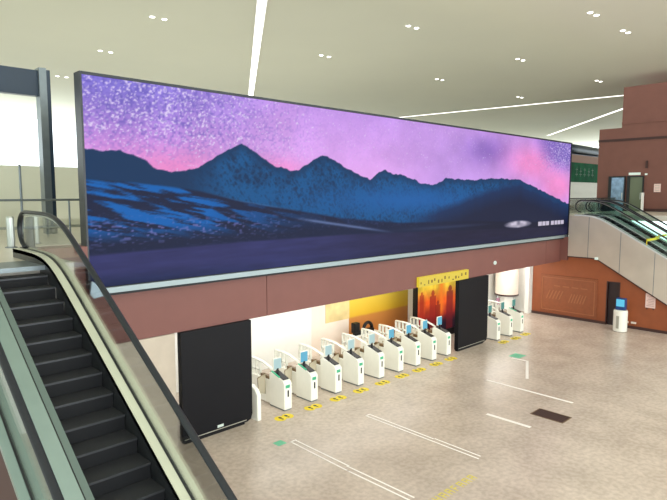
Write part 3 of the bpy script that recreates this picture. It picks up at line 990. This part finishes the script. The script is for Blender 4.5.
marks_x = [(11.72, 'beside the left black panel'), (13.06, 'at the second gate'), (14.31, 'at the third gate'), (15.56, 'at the fourth gate'),
           (16.82, 'at the middle gate of the nine'), (18.07, 'at the sixth gate from the left'), (19.23, 'three left of the right black panel'), (20.48, 'two left of the right black panel'),
           (21.62, 'next to the right black panel')]
fx = [(26.1, 14.4, 'just beyond the right black panel'), (27.28, 14.35, 'at the middle one of the far three gates'), (28.45, 14.4, 'at the last far gate by the brown wall')]
first = None
for (x, y, lab) in [(a, 14.57, l) for a, l in marks_x] + fx:
    label = 'yellow floor sticker with two black footprints ' + lab
    if first is None:
        first = thing('footprint_sticker', label, 'floor sticker', (x, y, 0.002), 0, 'footprint stickers before the gates')
        k = MB()
        for cx in (-0.19, 0.19):
            k.prism([(cx + 0.23 * math.cos(a), 0.25 * math.sin(a)) for a in [2 * PI * i / 20 for i in range(20)]], 'z', 0, 0.002 + (0.0005 if cx > 0 else 0))
        k.build('backing', M['yellow'], first)
        for cx in (-0.15, 0.15):
            k = MB()
            k.prism([(cx + 0.06 * math.cos(a), 0.06 + 0.09 * math.sin(a)) for a in [2 * PI * i / 14 for i in range(14)]], 'z', 0.003, 0.005)
            k.prism([(cx + 0.045 * math.cos(a), -0.1 + 0.05 * math.sin(a)) for a in [2 * PI * i / 12 for i in range(12)]], 'z', 0.003, 0.005)
            k.build('footprint', M['black_gloss'], first)
        first.scale = (0.86, 0.86, 1)
    else:
        copy_tree(first, (x, y, 0.002), label)

# ------------------------------------------------------------------ floor markings
def tape(name, pts, w_, label, m='tape', cat='floor tape', group='white floor lines'):
    k = MB()
    for (x0, y0), (x1, y1) in pts:
        dx, dy = x1 - x0, y1 - y0
        L = math.hypot(dx, dy)
        nx_, ny_ = -dy / L * w_ / 2, dx / L * w_ / 2
        k.prism([(x0 + nx_, y0 + ny_), (x1 + nx_, y1 + ny_), (x1 - nx_, y1 - ny_), (x0 - nx_, y0 - ny_)], 'z', 0.001, 0.004)
    return tag(k.build(name, M[m]), label, cat, group)


tape('floor_tape', [((10.66, 12.95), (10.62, 10.4)), ((10.62, 10.45), (10.66, 8.3)), ((10.84, 12.9), (10.84, 10.6)), ((10.80, 10.65), (10.84, 8.3)), ((10.62, 12.93), (10.88, 12.93))],
     0.055, 'double white floor tape line beginning by the green floor mark, nearest the escalator')
tape('floor_tape', [((13.84, 12.75), (13.84, 8.3)), ((14.02, 12.7), (14.0, 10.0)), ((14.04, 10.0), (14.02, 8.35)), ((13.82, 12.72), (14.04, 12.72))],
     0.055, 'double white floor tape line running in front of the middle gates')
tape('floor_tape', [((20.17, 11.85), (20.16, 8.28))], 0.13, 'single long white floor line left of the dark floor grate, the farther one')
tape('floor_tape', [((16.98, 9.92), (17.0, 8.32))], 0.15, 'short white floor line nearer to the viewer than the dark floor grate')
tape('floor_tape', [((23.8, 12.68), (23.85, 11.9)), ((23.85, 11.95), (21.5, 10.75))], 0.12, 'white L-shaped floor tape beside the right green floor mark')
tag(MB().box(10.2, 10.52, 12.95, 13.25, 0.001, 0.004).build('floor_mark', M['green_mark']), 'pale green floor mark at the end of the nearest double line', 'floor mark', 'green floor marks')
tag(MB().box(23.95, 24.65, 12.4, 12.95, 0.001, 0.004).build('floor_mark', M['green_mark']), 'pale green floor mark above the white L-shaped tape', 'floor mark', 'green floor marks')
k = MB()
rr = random.Random(8)
x = 10.6
while x < 12.9:
    h_ = 0.26
    st_ = rr.choice((0, 1, 2))
    k.box(x, x + 0.035, 7.72, 7.72 + h_, 0.001, 0.004)
    if st_ != 1:
        k.box(x + 0.035, x + 0.13, 7.94, 7.98, 0.001, 0.004)
    if st_ != 2:
        k.box(x + 0.13, x + 0.165, 7.72, 7.72 + h_, 0.001, 0.004)
    k.box(x + 0.035, x + 0.13, 7.83, 7.87, 0.001, 0.004)
    x += 0.26
tag(k.build('floor_lettering', M['pale_yellow']), 'worn yellow painted characters on the floor at the bottom edge', 'floor marking')

g = thing('floor_grate', 'dark rectangular metal floor grate set in the pale floor', 'floor grate', (18.42, 8.3, 0))
k = MB()
k.box(-0.36, -0.32, -0.58, 0.58, 0.001, 0.012).box(0.32, 0.36, -0.58, 0.58, 0.001, 0.012).box(-0.32, 0.32, -0.58, -0.54, 0.001, 0.012).box(-0.32, 0.32, 0.54, 0.58, 0.001, 0.012)
k.build('frame', M['bronze'], g)
MB().box(-0.32, 0.32, -0.54, 0.54, 0.001, 0.004).build('pit', M['dark_brown'], g)
k = MB()
for j in range(14):
    k.box(-0.32, 0.32, -0.52 + j * 0.077, -0.50 + j * 0.077, 0.004, 0.011)
k.build('bars', mat('bars', rgb(74, 58, 48), 0.5, 0.3), g)

# ------------------------------------------------------------------ kiosk, notice, sockets on the brown wall
ki = thing('service_kiosk', 'white rounded pedestal kiosk with blue display head by the dark doorway', 'kiosk', (32.9, 11.1, 0))
MB().lathe([(0.3, 0), (0.36, 0.03), (0.36, 1.14), (0.34, 1.2)], 0, 0, 24).build('pedestal', M['gate_white'], ki, bevel=0)
MB().box(-0.37, -0.355, -0.05, 0.1, 0.2, 0.9).build('service_door', M['gate_grey'], ki)
hd = MB().box(-0.12, 0.16, -0.25, 0.25, 1.2, 1.86).build('display_head', M['blue_body'], ki, bevel=0.03)
MB().box(-0.135, -0.12, -0.21, 0.21, 1.4, 1.8).build('kiosk_screen', M['kiosk_screen'], hd)
nb = thing('notice_board', 'pale pink notice board with printed lines on the brown wall below the escalator', 'notice', (34.0, 9.95, 1.72))
MB().box(-0.04, 0, -0.25, 0.25, -0.4, 0.4).build('board', M['paper'], nb, bevel=0.005)
k = MB()
for j in range(7):
    k.box(-0.045, -0.04, -0.19, 0.19 - (j % 3) * 0.05, -0.3 + j * 0.09, -0.27 + j * 0.09)
k.build('print', mat('print', rgb(176, 140, 130), 0.7), nb)
for j in (-0.16, 0.16):
    MB().box(-0.03, 0, j - 0.03, j + 0.03, -0.5, -0.42).build('label_tag', M['dark_brown'], nb)
tag(MB().box(33.94, 34.0, 11.02, 11.14, 0.28, 0.4).build('wall_socket', M['socket'], bevel=0.01), 'white wall socket right beside the kiosk', 'socket', 'sockets low on the brown wall')
tag(MB().box(33.94, 34.0, 10.62, 10.88, 0.3, 0.4).build('wall_socket', M['socket'], bevel=0.01), 'wider white wall socket to the right of the other one', 'socket', 'sockets low on the brown wall')
tag(MB().box(33.68, 33.82, 12.8, 12.95, 3.78, 3.92).build('security_camera', M['exit'], bevel=0.01), 'small white box fixed at the lower edge of the silver escalator cladding', 'camera')

# ------------------------------------------------------------------ ceiling lights
def strip_light(x0, y0, x1, y1, w_, label):
    L = math.hypot(x1 - x0, y1 - y0)
    t = thing('strip_light', label, 'ceiling light', ((x0 + x1) / 2, (y0 + y1) / 2, CEIL - 0.01), math.atan2(y1 - y0, x1 - x0), 'long linear ceiling lights')
    MB().box(-L / 2, L / 2, -w_ / 2 - 0.05, w_ / 2 + 0.05, -0.03, 0).build('housing', M['white'], t)
    MB().box(-L / 2, L / 2, -w_ / 2, w_ / 2, -0.05, -0.03).build('diffuser', M['strip'], t)


strip_light(9.5, 11.7, 34, 47.3, 0.42, 'broad white linear light running up to the top edge of the picture')
strip_light(51.8, 43, 55.6, 14.5, 0.34, 'thin linear ceiling light above the screen, the longer of the right two')
strip_light(84, 40, 58, 17.5, 0.34, 'thin slanting linear ceiling light meeting the top right corner of the screen')
dls = [(14.2, 27.5, 'left of the strip, highest'), (15.0, 36.1, 'left of the strip, middle'),
       (15.7, 46, 'left of the strip, lowest'), (25.7, 27.4, 'just right of the strip light above the screen'),
       (24.7, 19.5, 'near the top edge, right of the strip light'), (35.7, 19.1, 'highest above the thin strip light left end'),
       (37.3, 26.7, 'right above the left end of the thin strip light'), (49.3, 26.3, 'close to the middle of the thin strip light'),
       (33.8, 11.9, 'near the top right corner'), (29.4, 11.9, 'faint one at the top edge on the right'), (46.8, 18.3, 'left of the tall brown block')]
f0 = None
for x, y, lab in dls:
    label = 'pair of small round ceiling spotlights ' + lab
    if f0 is None:
        f0 = thing('twin_downlight', label, 'ceiling light', (x, y, CEIL), math.radians(-5), 'twin round ceiling spotlights')
        for s_ in (-0.32, 0.32):
            rg = MB().lathe([(0.17, -0.02), (0.17, 0.0)], s_, 0, 20).build('ring', M['white'], f0)
            MB().lathe([(0.12, -0.035), (0.12, -0.02)], s_, 0, 20).build('bulb', M['lamp'], rg)
    else:
        copy_tree(f0, (x, y, CEIL), label)
for x0, x1, lab in ((8.5, 22.4, 'long lit panel in the low ceiling behind the near gates'), (26.0, 32.0, 'shorter lit panel in the low ceiling behind the far gates')):
    t = thing('ceiling_panel_light', lab, 'ceiling light', ((x0 + x1) / 2, 17.0, 3.62), 0, 'lit panels in the concourse ceiling')
    MB().box(-(x1 - x0) / 2, (x1 - x0) / 2, -0.4, 0.4, -0.04, 0).build('diffuser', M['strip'], t)
    MB().box(-(x1 - x0) / 2 - 0.05, (x1 - x0) / 2 + 0.05, -0.45, -0.4, -0.05, 0).build('frame', M['white'], t)
